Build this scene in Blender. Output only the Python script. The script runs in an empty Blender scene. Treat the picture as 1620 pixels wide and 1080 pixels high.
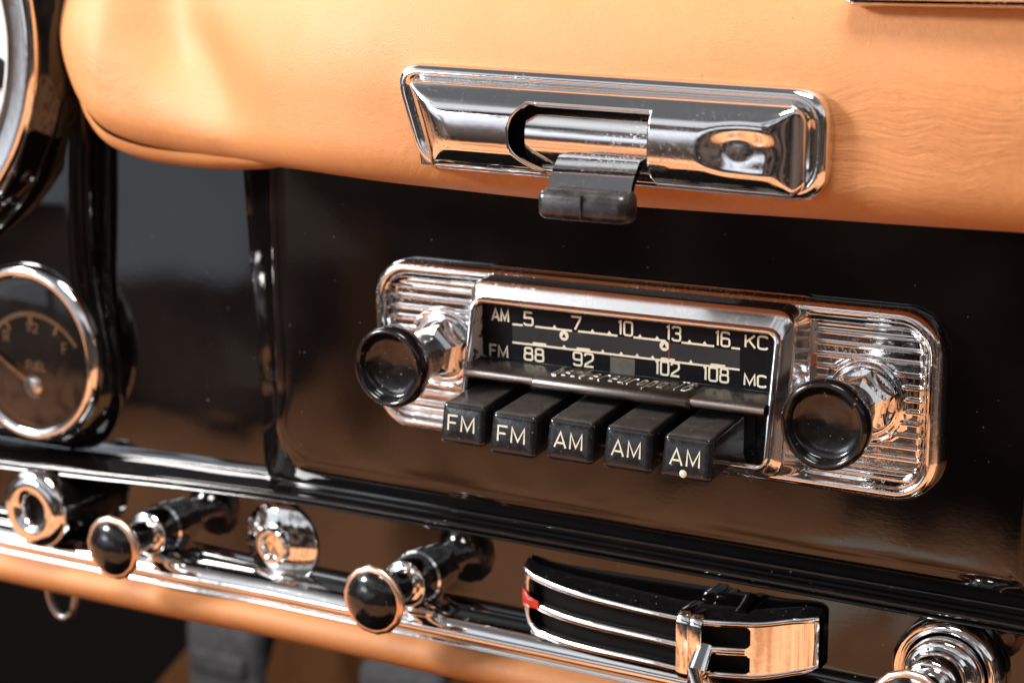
import bpy, bmesh, math, random
from mathutils import Vector, Matrix, noise as mnoise
random.seed(7)
SC = bpy.context.scene
COL = SC.collection
MM = 0.001
R = math.radians

# ------------------------------------------------------------------ camera
cam_d = bpy.data.cameras.new('camera')
cam = bpy.data.objects.new('camera', cam_d)
COL.objects.link(cam)
YAW, PITCH, ROLL = R(30.5), R(12.5), R(-0.4)
fwd = Vector((-math.sin(YAW) * math.cos(PITCH), math.cos(YAW) * math.cos(PITCH), -math.sin(PITCH)))
rgt = Vector((math.cos(YAW), math.sin(YAW), 0))
upv = rgt.cross(fwd)
r2 = math.cos(ROLL) * rgt + math.sin(ROLL) * upv
u2 = -math.sin(ROLL) * rgt + math.cos(ROLL) * upv
M3 = Matrix((r2, u2, -fwd)).transposed()
cam.matrix_world = Matrix.Translation(Vector((244.387, -503.281, 135.120)) * MM) @ M3.to_4x4()
cam_d.sensor_width = 36
cam_d.lens = 3000 / 1620 * 36
cam_d.clip_start = 0.02
cam_d.clip_end = 50
cam_d.dof.use_dof = True
cam_d.dof.focus_distance = 0.535
cam_d.dof.aperture_fstop = 12.5
cam_d.dof.aperture_blades = 0
SC.camera = cam
SC.view_settings.view_transform = 'Standard'
SC.view_settings.look = 'None'
SC.view_settings.gamma = 1
SC.view_settings.use_curve_mapping = False
SC.view_settings.exposure = 0.0


# ------------------------------------------------------------------ node helper
class NT:
    def __init__(s, tree):
        s.t = tree

    def n(s, typ, ins=None, **kw):
        nd = s.t.nodes.new(typ)
        for k, v in kw.items():
            setattr(nd, k, v)
        for k, v in (ins or {}).items():
            s.set(nd, k, v)
        return nd

    def set(s, nd, k, v):
        sock = nd.inputs[k]
        if isinstance(v, bpy.types.NodeSocket):
            s.t.links.new(v, sock)
        elif isinstance(v, bpy.types.Node):
            s.t.links.new(v.outputs[0], sock)
        else:
            if hasattr(sock, 'default_value') and not isinstance(sock.default_value, (int, float)) and isinstance(v, tuple) and len(v) == 3 and len(sock.default_value) == 4:
                v = (*v, 1)
            sock.default_value = v

    def m(s, op, a, b=0.0, c=0.0):
        return s.n('ShaderNodeMath', {0: a, 1: b, 2: c}, operation=op).outputs[0]

    def step(s, v, lo, hi, a=0.0, b=1.0):
        return s.n('ShaderNodeMapRange', {0: v, 1: lo, 2: hi, 3: a, 4: b}, interpolation_type='SMOOTHSTEP').outputs[0]

    def mix(s, f, a, b):
        nd = s.n('ShaderNodeMix', data_type='RGBA')
        s.set(nd, 0, f)
        s.set(nd, 6, a)
        s.set(nd, 7, b)
        return nd.outputs[2]

    def noise(s, vec, scale, detail=3, rough=0.5, dist=0.0):
        nd = s.n('ShaderNodeTexNoise', {'Vector': vec, 'Scale': scale, 'Detail': detail, 'Roughness': rough, 'Distortion': dist})
        return nd.outputs[0]

    def vmul(s, v, k):
        return s.n('ShaderNodeVectorMath', {0: v, 1: k}, operation='MULTIPLY').outputs[0]


# ------------------------------------------------------------------ surroundings (the light inside the car and around it)
W = bpy.data.worlds.new('World')
SC.world = W
W.use_nodes = True
W.node_tree.nodes.clear()
w = NT(W.node_tree)
wd = w.n('ShaderNodeTexCoord').outputs['Generated']
sp = w.n('ShaderNodeSeparateXYZ', {0: wd})
wx, wy, wz = sp.outputs
el = w.m('DEGREES', w.m('ARCSINE', wz))
az = w.m('DEGREES', w.m('ARCTAN2', w.m('MULTIPLY', wx, -1.0), w.m('MULTIPLY', wy, -1.0)))
nz = w.noise(wd, 5.0, 4)
nzf = w.noise(wd, 16.0, 5, 0.6)
nzs = w.m('SUBTRACT', nz, 0.5)
elw = w.m('ADD', el, w.m('MULTIPLY', w.m('SUBTRACT', nzf, 0.5), 9.0))
elb = w.m('ADD', el, w.m('MULTIPLY', nzs, 22.0))
# tan upholstery below, dark cabin in the middle, overcast light above
tan = w.mix(w.step(nzf, 0.34, 0.56), (0.62, 0.25, 0.11), (1.85, 0.82, 0.40))
tan = w.mix(w.step(el, -38.0, -62.0), tan, (0.5, 0.2, 0.08))
dark = w.mix(w.step(nz, 0.40, 0.66), (0.022, 0.017, 0.016), (0.19, 0.135, 0.11))
skyc = w.mix(w.step(nz, 0.35, 0.62), (0.26, 0.27, 0.30), (0.95, 0.97, 1.02))
skyc = w.mix(w.step(el, 34.0, 50.0), skyc, (0.16, 0.16, 0.17))
lft = w.m('MULTIPLY', w.step(az, 42.0, 62.0), w.step(az, 150.0, 115.0))
lft = w.m('MULTIPLY', w.m('MULTIPLY', lft, w.step(el, 55.0, 40.0)), w.step(wx, -0.44, -0.66))
skyc = w.mix(lft, skyc, w.mix(w.step(nzf, 0.38, 0.6), (0.9, 0.95, 1.05), (2.4, 2.4, 2.4)))
side = w.m('MULTIPLY', w.m('MINIMUM', w.m('MAXIMUM', w.m('SUBTRACT', 36.5, az), 0.0), 22.0), 0.18)
low = w.m('MULTIPLY', w.step(w.m('ADD', elw, side), -13.2, -14.0), w.step(w.m('ADD', elw, side), -13.5, -16.0, 0.5, 1.0))
c = w.mix(low, dark, tan)
c = w.mix(w.step(elb, 17.0, 20.0), c, skyc)
# a seat edge and a pale door lining seen in the paint
strip = w.m('MULTIPLY', w.m('MULTIPLY', w.step(az, 34.2, 34.6), w.step(az, 36.0, 35.4)), w.m('MULTIPLY', w.step(el, -8.6, -9.6), w.step(el, -17.0, -13.0)))
c = w.mix(strip, c, (0.26, 0.10, 0.045))
pale = w.m('MULTIPLY', w.step(w.m('ADD', az, w.m('MULTIPLY', el, -0.9)), 43.6, 44.0), w.m('MULTIPLY', w.step(az, 33.0, 35.0), w.step(az, 60.0, 52.0)))
pale = w.m('MULTIPLY', pale, w.m('MULTIPLY', w.m('MULTIPLY', w.step(el, -10.2, -9.6), w.step(el, 14.0, 8.0)), w.step(az, 38.8, 38.4)))
c = w.mix(pale, c, (0.34, 0.27, 0.23))
eln = w.m('ADD', el, w.m('MULTIPLY', w.m('SUBTRACT', w.noise(wd, 40.0, 5, 0.65), 0.5), 1.6))
grey = w.m('MULTIPLY', w.step(eln, -4.6, -3.9), w.m('MULTIPLY', w.step(az, 37.6, 37.9), w.step(az, 62.0, 56.0)))
c = w.mix(w.m('MULTIPLY', grey, w.step(el, 30.0, 22.0)), c, (0.92, 0.98, 1.10))
pal2 = w.m('MULTIPLY', w.m('MULTIPLY', w.step(elw, -21.0, -20.3), w.step(elw, -18.2, -19.0)), w.m('MULTIPLY', w.step(az, 15.5, 17.0), w.step(az, 22.0, 20.5)))
c = w.mix(pal2, c, (1.9, 1.6, 1.3))
# added soft grey patch without a real source, lightens the button faces
sheen = w.m('MULTIPLY', w.m('MULTIPLY', w.step(az, 8.0, 14.0), w.step(az, 37.0, 34.5)), w.m('MULTIPLY', w.step(el, -6.5, -1.0), w.step(el, 8.0, 4.0)))
c = w.mix(w.m('MULTIPLY', sheen, w.step(nzf, 0.30, 0.5, 0.35, 1.0)), c, (1.15, 1.2, 1.35))
# broken bright patch with no known source, added for glints on rims and chrome
gap = w.m('MULTIPLY', w.m('MULTIPLY', w.step(az, 31.0, 33.0), w.step(az, 49.0, 46.0)), w.m('MULTIPLY', w.step(el, 2.5, 3.5), w.step(el, 12.0, 11.0)))
gap = w.m('MULTIPLY', gap, w.step(w.noise(wd, 34.0, 4, 0.6), 0.44, 0.52))
c = w.mix(gap, c, (13.0, 13.8, 15.0))
bgd = w.n('ShaderNodeBackground', {'Color': c, 'Strength': 1.0})
w.t.links.new(bgd.outputs[0], w.n('ShaderNodeOutputWorld').inputs[0])


# ------------------------------------------------------------------ lamps: daylight through the door opening on the left and the windscreen
def area(name, loc, target, size, size_y, power, colour):
    l = bpy.data.lights.new(name, 'AREA')
    l.shape = 'RECTANGLE'
    l.size, l.size_y = size, size_y
    l.energy = power
    l.color = colour
    o = bpy.data.objects.new(name, l)
    COL.objects.link(o)
    o.location = loc
    o.rotation_euler = (Vector(target) - Vector(loc)).to_track_quat('-Z', 'Y').to_euler()
    return o


area('door_light', (-0.92, -0.58, 0.52), (0, 0, 0.05), 0.26, 0.20, 22.0, (1.0, 0.97, 0.93))
area('roof_light', (0.10, -0.25, 1.25), (0, 0, 0.05), 0.55, 0.40, 29.0, (1.0, 0.97, 0.93))


# ------------------------------------------------------------------ materials
def mat(name):
    m = bpy.data.materials.new(name)
    m.use_nodes = True
    m.node_tree.nodes.clear()
    t = NT(m.node_tree)
    b = t.n('ShaderNodeBsdfPrincipled')
    o = t.n('ShaderNodeOutputMaterial')
    m.node_tree.links.new(b.outputs[0], o.inputs[0])
    t.b = b
    t.obj = t.n('ShaderNodeTexCoord').outputs['Object']
    return m, t


def bump(t, h, strength, dist, prev=None):
    ins = {'Height': h, 'Strength': strength, 'Distance': dist}
    if prev is not None:
        ins['Normal'] = prev
    return t.n('ShaderNodeBump', ins).outputs[0]


def specks(t, scale, size, chance, offs=0.0):
    """round dust specks: 0..1 mask"""
    v = t.n('ShaderNodeTexVoronoi', {'Vector': t.obj, 'Scale': scale, 'Randomness': 1.0}, feature='F1')
    rnd = t.n('ShaderNodeSeparateColor', {0: v.outputs['Color']})
    near = t.step(v.outputs['Distance'], size, size * 0.5)
    return t.m('MULTIPLY', near, t.step(rnd.outputs[0], 1 - chance, 1 - chance + 0.02))


def chrome(name, rough=0.06, wear=0.35, base=(0.80, 0.79, 0.78), ripple=0.0):
    m, t = mat(name)
    n1 = t.noise(t.vmul(t.obj, (90, 90, 520)), 1.0, 4, 0.65)
    n2 = t.noise(t.obj, 1100.0, 4, 0.7)
    n3 = t.noise(t.obj, 45.0, 3)
    sm = t.m('MULTIPLY', t.step(n2, 0.48, 0.72), t.step(n3, 0.40, 0.66))
    rg = t.m('ADD', t.m('MULTIPLY', sm, wear * 0.55), rough)
    rg = t.m('ADD', rg, t.m('MULTIPLY', n1, 0.04 * wear))
    pit = specks(t, 900, 0.18, 0.025)
    bc = t.mix(t.m('MULTIPLY', sm, wear * 0.8), base, tuple(x * 0.62 for x in base))
    bc = t.mix(pit, bc, (0.10, 0.085, 0.075))
    t.set(t.b, 'Base Color', bc)
    t.set(t.b, 'Metallic', 1.0)
    t.set(t.b, 'Roughness', t.m('ADD', rg, t.m('MULTIPLY', pit, 0.4)))
    nb = bump(t, t.noise(t.obj, 130.0, 2), 0.10 + ripple, 0.0004)
    nb = bump(t, n1, 0.05 * wear, 0.0002, nb)
    t.set(t.b, 'Normal', nb)
    return m


def paint(name, base=(0.0032, 0.0024, 0.0024), rough=0.03, dust=0.014, peel=0.028):
    m, t = mat(name)
    pk = t.m('MAXIMUM', specks(t, 190, 0.07, 0.06), specks(t, 520, 0.12, 0.05))
    haze = t.m('MULTIPLY', t.step(t.noise(t.obj, 34.0, 5, 0.6), 0.48, 0.75), dust)
    bc = t.mix(haze, base, (0.16, 0.14, 0.13))
    bc = t.mix(t.m('MULTIPLY', pk, 0.38), bc, (0.45, 0.43, 0.40))
    t.set(t.b, 'Base Color', bc)
    t.set(t.b, 'Roughness', t.m('ADD', t.m('MULTIPLY', haze, 1.2), rough))
    t.set(t.b, 'IOR', 1.55)
    nb = bump(t, t.noise(t.vmul(t.obj, (520, 520, 800)), 1.0, 2), peel, 0.00010)
    swirl = t.noise(t.vmul(t.obj, (70, 70, 900)), 1.0, 4, 0.75, 1.5)
    nb = bump(t, swirl, 0.018, 0.00008, nb)
    nb = bump(t, t.noise(t.obj, 40.0, 2), 0.04, 0.0003, nb)
    t.set(t.b, 'Normal', nb)
    return m


def plastic(name, base, rough=0.2, dust=0.12, speck=0.35, settle=0.0):
    m, t = mat(name)
    n = t.noise(t.obj, 300.0, 5, 0.65)
    scr = t.noise(t.vmul(t.obj, (260, 900, 60)), 1.0, 4, 0.7)
    d = t.m('MULTIPLY', t.step(n, 0.45, 0.7), dust)
    if settle:
        # dust that has settled on the tops
        up = t.n('ShaderNodeSeparateXYZ', {0: t.n('ShaderNodeNewGeometry').outputs['True Normal']}).outputs[2]
        d = t.m('ADD', d, t.m('MULTIPLY', t.step(up, 0.6, 0.95), t.m('MULTIPLY', t.m('ADD', n, 0.3), settle)))
    pk = t.m('MAXIMUM', specks(t, 420, 0.13, 0.30), specks(t, 1100, 0.18, 0.12))
    bc = t.mix(d, base, (0.22, 0.19, 0.17))
    bc = t.mix(t.m('MULTIPLY', pk, speck), bc, (0.6, 0.58, 0.55))
    bc = t.mix(t.step(scr, 0.68, 0.76, 0, 0.25 * dust / 0.12), bc, (0.3, 0.27, 0.25))
    t.set(t.b, 'Base Color', bc)
    t.set(t.b, 'Roughness', t.m('ADD', t.m('MULTIPLY', n, 0.22), rough - 0.08))
    t.set(t.b, 'Normal', bump(t, n, 0.12, 0.0003))
    return m


def flat(name, base, rough=0.5, metallic=0.0, var=0.25, scale=200.0, spec=None):
    m, t = mat(name)
    n = t.noise(t.obj, scale, 4, 0.6)
    t.set(t.b, 'Base Color', t.mix(t.step(n, 0.3, 0.7), tuple(x * (1 - var) for x in base), base))
    t.set(t.b, 'Roughness', rough)
    t.set(t.b, 'Specular IOR Level', spec if spec is not None else (0.5 if rough < 0.5 else 0.08))
    t.set(t.b, 'Metallic', metallic)
    t.set(t.b, 'Normal', bump(t, n, 0.08, 0.0003))
    return m


def leather(name, base, wrinkle=1.0):
    m, t = mat(name)
    warp = t.n('ShaderNodeTexNoise', {'Vector': t.obj, 'Scale': 16.0, 'Detail': 2.0})
    wv = t.n('ShaderNodeVectorMath', {0: t.n('ShaderNodeVectorMath', {0: warp.outputs[1], 1: (0.5, 0.5, 0.5)}, operation='SUBTRACT').outputs[0], 1: (0.085, 0.085, 0.085)}, operation='MULTIPLY').outputs[0]
    pos = t.n('ShaderNodeVectorMath', {0: t.obj, 1: wv}, operation='ADD').outputs[0]
    wr = t.noise(t.vmul(pos, (240, 110, 640)), 1.0, 4, 0.62)
    wr2 = t.noise(t.vmul(pos, (40, 30, 190)), 1.0, 2, 0.5)
    area_m = t.m('MULTIPLY', t.step(t.noise(t.obj, 13.0, 2), 0.36, 0.62, 0.2, 1.0), t.step(t.n('ShaderNodeSeparateXYZ', {0: t.obj}).outputs[2], 0.046, 0.020, 0.12, 1.0))
    gr = t.n('ShaderNodeTexVoronoi', {'Vector': pos, 'Scale': 2400.0}, feature='F1').outputs['Distance']
    tone = t.noise(t.obj, 9.0, 3)
    fine = t.noise(t.obj, 420.0, 4, 0.7)
    bc = t.mix(tone, tuple(x * 0.90 for x in base), tuple(min(1, x * 1.08) for x in base))
    bc = t.mix(t.step(fine, 0.3, 0.75), tuple(x * 0.9 for x in base), bc)
    bc = t.mix(t.m('MULTIPLY', specks(t, 130, 0.05, 0.12), 0.7), bc, tuple(x * 0.25 for x in base))
    t.set(t.b, 'Base Color', bc)
    t.set(t.b, 'Roughness', t.m('ADD', t.m('MULTIPLY', fine, 0.15), 0.47))
    t.set(t.b, 'Specular IOR Level', 0.5)
    t.set(t.b, 'IOR', 1.45)
    nb = bump(t, t.m('MULTIPLY', wr, area_m), 0.55 * wrinkle, 0.0008)
    nb = bump(t, t.m('MULTIPLY', wr2, area_m), 0.25 * wrinkle, 0.0020, nb)
    nb = bump(t, gr, 0.22, 0.0004, nb)
    t.set(t.b, 'Normal', nb)
    return m


M_PAINT = paint('black_gloss_paint')
M_CHROME = chrome('chrome', 0.045, 0.30)
M_CHROME_WORN = chrome('worn_chrome', 0.07, 0.75)
M_CHROME_LID = chrome('lid_chrome', 0.07, 0.38)
M_CHROME_BLUR = chrome('clean_chrome', 0.04, 0.15)
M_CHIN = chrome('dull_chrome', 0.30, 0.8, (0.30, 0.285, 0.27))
M_DUSTY = chrome('dusty_chrome', 0.15, 0.35)
M_KNOB = plastic('black_bakelite', (0.006, 0.0055, 0.006), 0.10, 0.03, 0.4)
M_BUTTON = plastic('black_button_plastic', (0.012, 0.012, 0.0135), 0.115, 0.05, 0.3, 0.30)
M_STEM = flat('matt_black_stem', (0.008, 0.008, 0.008), 0.6)
M_RUBBER = plastic('black_rubber', (0.012, 0.011, 0.012), 0.26, 0.12, 0.1)
M_CREAM = flat('cream_print', (0.72, 0.68, 0.54), 0.5, 0, 0.12, 900)
M_GOLD = flat('gilt_print', (0.66, 0.45, 0.25), 0.5)
M_DIAL = flat('dial_black', (0.0055, 0.0065, 0.0095), 0.25, spec=0.16)
M_DIALBAND = flat('dial_grey_band', (0.034, 0.034, 0.038), 0.3, 0, 0.3, 90, 0.16)
M_DIALTAB = flat('dial_smoked_window', (0.13, 0.115, 0.10), 0.3, 0, 0.45, 120)
M_RED = flat('red_enamel', (0.55, 0.035, 0.015), 0.22)
M_REDLINE = flat('red_pointer_paint', (0.22, 0.03, 0.015), 0.4)
M_LEATHER = leather('tan_leather', (0.54, 0.228, 0.078), 0.6)
M_LEATHER2 = leather('tan_leather_roll', (0.46, 0.18, 0.055), 0.3)
M_COPPER = chrome('copper_rim', 0.30, 0.3, (0.84, 0.60, 0.45))
M_WHITE = flat('dial_glare_white', (0.80, 0.82, 0.80), 0.4, 0, 0.05)  # white stands in for the window reflection in the speedometer glass
M_BLACK = flat('black_matt', (0.010, 0.009, 0.009), 0.6)
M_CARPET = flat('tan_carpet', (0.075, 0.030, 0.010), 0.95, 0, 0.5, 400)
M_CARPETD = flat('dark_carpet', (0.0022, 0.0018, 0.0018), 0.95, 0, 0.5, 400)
M_PEDAL = flat('grey_rubber', (0.050, 0.050, 0.053), 0.75, 0, 0.4, 120)


def glassmat():
    m = bpy.data.materials.new('gauge_glass')
    m.use_nodes = True
    t = NT(m.node_tree)
    t.t.nodes.clear()
    fr = t.n('ShaderNodeFresnel', {'IOR': 1.5})
    a = t.n('ShaderNodeBsdfTransparent')
    g = t.n('ShaderNodeBsdfGlossy', {'Roughness': 0.02})
    mx = t.n('ShaderNodeMixShader')
    t.t.links.new(fr.outputs[0], mx.inputs[0])
    t.t.links.new(a.outputs[0], mx.inputs[1])
    t.t.links.new(g.outputs[0], mx.inputs[2])
    o = t.n('ShaderNodeOutputMaterial')
    t.t.links.new(mx.outputs[0], o.inputs[0])
    return m


M_GLASS = glassmat()


# ------------------------------------------------------------------ mesh helpers (all in millimetres: x right, y into the dash, z up)
class MB:
    def __init__(s):
        s.v, s.f = [], []

    def add(s, vs, fs):
        o = len(s.v)
        s.v += [tuple(p) for p in vs]
        s.f += [tuple(i + o for i in f) for f in fs]
        return s

    def grid(s, fn, nu, nv, cu=False, cv=False):
        vs = [fn(i, j) for i in range(nu) for j in range(nv)]
        fs = []
        for i in range(nu if cu else nu - 1):
            for j in range(nv if cv else nv - 1):
                a, b = i, (i + 1) % nu
                c_, d = j, (j + 1) % nv
                fs.append((a * nv + c_, b * nv + c_, b * nv + d, a * nv + d))
        return s.add(vs, fs)

    def loops(s, loops, cap0=False, cap1=False):
        """skin a list of equally long closed loops"""
        n = len(loops[0])
        vs = [p for l in loops for p in l]
        fs = []
        for k in range(len(loops) - 1):
            for i in range(n):
                j = (i + 1) % n
                fs.append((k * n + i, k * n + j, (k + 1) * n + j, (k + 1) * n + i))
        if cap0:
            fs.append(tuple(range(n - 1, -1, -1)))
        if cap1:
            fs.append(tuple((len(loops) - 1) * n + i for i in range(n)))
        return s.add(vs, fs)

    def lathe(s, prof, org, axis=(0, -1, 0), seg=56, cap0=False, cap1=False, wob=None):
        ax = Vector(axis).normalized()
        u = ax.orthogonal().normalized()
        v = ax.cross(u)
        o = Vector(org)
        ls = []
        for r, h in prof:
            ls.append([o + ax * h + (u * math.cos(2 * math.pi * k / seg) + v * math.sin(2 * math.pi * k / seg)) * r for k in range(seg)])
        return s.loops(ls, cap0, cap1)

    def tube(s, pts, rad, seg=14, cap=True):
        pts = [Vector(p) for p in pts]
        ls = []
        for i, p in enumerate(pts):
            d = (pts[min(i + 1, len(pts) - 1)] - pts[max(i - 1, 0)]).normalized()
            ref = Vector((0, 0, 1)) if abs(d.z) < 0.9 else Vector((1, 0, 0))
            a = d.cross(ref).normalized()
            b = d.cross(a)
            r = rad[i] if isinstance(rad, (list, tuple)) else rad
            ls.append([p + (a * math.cos(2 * math.pi * k / seg) + b * math.sin(2 * math.pi * k / seg)) * r for k in range(seg)])
        return s.loops(ls, cap, cap)

    def hexa(s, c8, bev=0.0, seg=3):
        """box from 8 corners (4 front loop, 4 back loop), bevelled"""
        bm = bmesh.new()
        vs = [bm.verts.new(p) for p in c8]
        for f in ((0, 1, 2, 3), (7, 6, 5, 4), (0, 4, 5, 1), (1, 5, 6, 2), (2, 6, 7, 3), (3, 7, 4, 0)):
            bm.faces.new([vs[i] for i in f])
        bmesh.ops.recalc_face_normals(bm, faces=bm.faces)
        if bev:
            bmesh.ops.bevel(bm, geom=list(bm.edges), offset=bev, segments=seg, profile=0.5, affect='EDGES')
        bm.verts.index_update()
        s.add([v.co.copy() for v in bm.verts], [[v.index for v in f.verts] for f in bm.faces])
        bm.free()
        return s

    def box(s, x0, x1, y0, y1, z0, z1, bev=0.0, seg=3):
        return s.hexa([(x0, y0, z0), (x1, y0, z0), (x1, y0, z1), (x0, y0, z1), (x0, y1, z0), (x1, y1, z0), (x1, y1, z1), (x0, y1, z1)], bev, seg)

    def ribbon(s, pts, wd, y, closed=False, xf=None):
        """flat stroke in the xz plane at depth y"""
        n = len(pts)
        L, Rr = [], []
        for i in range(n):
            p = Vector(pts[i])
            a = Vector(pts[i - 1]) if (i > 0 or closed) else None
            b = Vector(pts[(i + 1) % n]) if (i < n - 1 or closed) else None
            d1 = (p - a).normalized() if a is not None else None
            d2 = (b - p).normalized() if b is not None else None
            if d1 is None:
                d1 = d2
            if d2 is None:
                d2 = d1
            n1 = Vector((-d1.y, d1.x))
            n2 = Vector((-d2.y, d2.x))
            mt = n1 + n2
            if mt.length < 1e-4:
                mt = n1
            mt.normalize()
            k = min(1.9, 1 / max(0.2, mt.dot(n1)))
            L.append(p + mt * wd / 2 * k)
            Rr.append(p - mt * wd / 2 * k)
        g = xf or (lambda q, dy: (q.x, y + dy, q.y))
        vs = [g(q, 0) for q in L] + [g(q, 0) for q in Rr]
        fs = []
        for i in range(n if closed else n - 1):
            j = (i + 1) % n
            fs.append((i, j, n + j, n + i))
        return s.add(vs, fs)


def part(name, mb, material, parent=None, loc=(0, 0, 0), smooth=True, angle=38, label=None):
    """ONE mesh object; verts of mb are in mm in the place's frame, stored relative to the thing's base"""
    base = Vector(loc)
    p = parent
    while p is not None:
        base = Vector(p['base'])
        p = p.parent
    me = bpy.data.meshes.new(name)
    me.from_pydata([tuple((Vector(v) - base) * MM) for v in mb.v], [], mb.f)
    bm = bmesh.new()
    bm.from_mesh(me)
    bmesh.ops.remove_doubles(bm, verts=bm.verts, dist=1e-7)
    bmesh.ops.recalc_face_normals(bm, faces=bm.faces)
    bm.to_mesh(me)
    bm.free()
    if smooth:
        for f in me.polygons:
            f.use_smooth = True
        me.set_sharp_from_angle(angle=R(angle))
    me.materials.append(material)
    o = bpy.data.objects.new(name, me)
    COL.objects.link(o)
    o['base'] = tuple(base)
    if parent is None:
        o.location = base * MM
    else:
        o.parent = parent
    if label:
        o['label'] = label
    return o


def thing(name, label, cat, loc, group=None):
    o = bpy.data.objects.new(name, None)
    o.empty_display_size = 0.01
    COL.objects.link(o)
    o.location = Vector(loc) * MM
    o['base'] = tuple(loc)
    o['label'] = label
    o['category'] = cat
    if group:
        o['group'] = group
    return o


def rrect(x0, x1, z0, z1, r, off=0.0, seg=8, rr=None):
    """rounded rectangle as list of (x,z), counter-clockwise; rr = radii (bl, br, tr, tl)"""
    x0 += off; x1 -= off; z0 += off; z1 -= off
    rs = rr or (r, r, r, r)
    out = []
    cs = ((x0, z0, 1, 1, 180), (x1, z0, -1, 1, 270), (x1, z1, -1, -1, 0), (x0, z1, 1, -1, 90))
    for (x, z, sx, sz, a0), rad in zip(cs, rs):
        q = max(0.15, rad - off)
        for k in range(seg + 1):
            a = R(a0 + 90 * k / seg)
            out.append((x + sx * q + q * math.cos(a), z + sz * q + q * math.sin(a)))
    return out


def ss(a, b, x):
    t = max(0.0, min(1.0, (x - a) / (b - a)))
    return t * t * (3 - 2 * t)


def interp(tab, x):
    """monotone cubic through the table"""
    n = len(tab)
    if x <= tab[0][0]:
        return tab[0][1]
    if x >= tab[-1][0]:
        return tab[-1][1]
    sl = [(tab[k + 1][1] - tab[k][1]) / (tab[k + 1][0] - tab[k][0]) for k in range(n - 1)]

    def tan_(k):
        if k == 0 or k == n - 1:
            return 0.0
        a, b = sl[k - 1], sl[k]
        return 0.0 if a * b <= 0 else 2 * a * b / (a + b)
    for k in range(n - 1):
        if x <= tab[k + 1][0]:
            h = tab[k + 1][0] - tab[k][0]
            t = (x - tab[k][0]) / h
            return ((2 * t ** 3 - 3 * t * t + 1) * tab[k][1] + (t ** 3 - 2 * t * t + t) * h * tan_(k)
                    + (3 * t * t - 2 * t ** 3) * tab[k + 1][1] + (t ** 3 - t * t) * h * tan_(k + 1))


def frange(a, b, st):
    n = max(1, int(round((b - a) / st)))
    return [a + (b - a) * i / n for i in range(n + 1)]


# ------------------------------------------------------------------ stroke lettering (unit cell: x 0..w, z 0..1)
def arc(cx, cz, rx, rz, a0, a1, n=6):
    return [(cx + rx * math.cos(R(a0 + (a1 - a0) * i / n)), cz + rz * math.sin(R(a0 + (a1 - a0) * i / n))) for i in range(n + 1)]


def sq(x0, x1, z0, z1, r=0.12, closed=True):
    return rrect(x0, x1, z0, z1, r, 0, 3)


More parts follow.
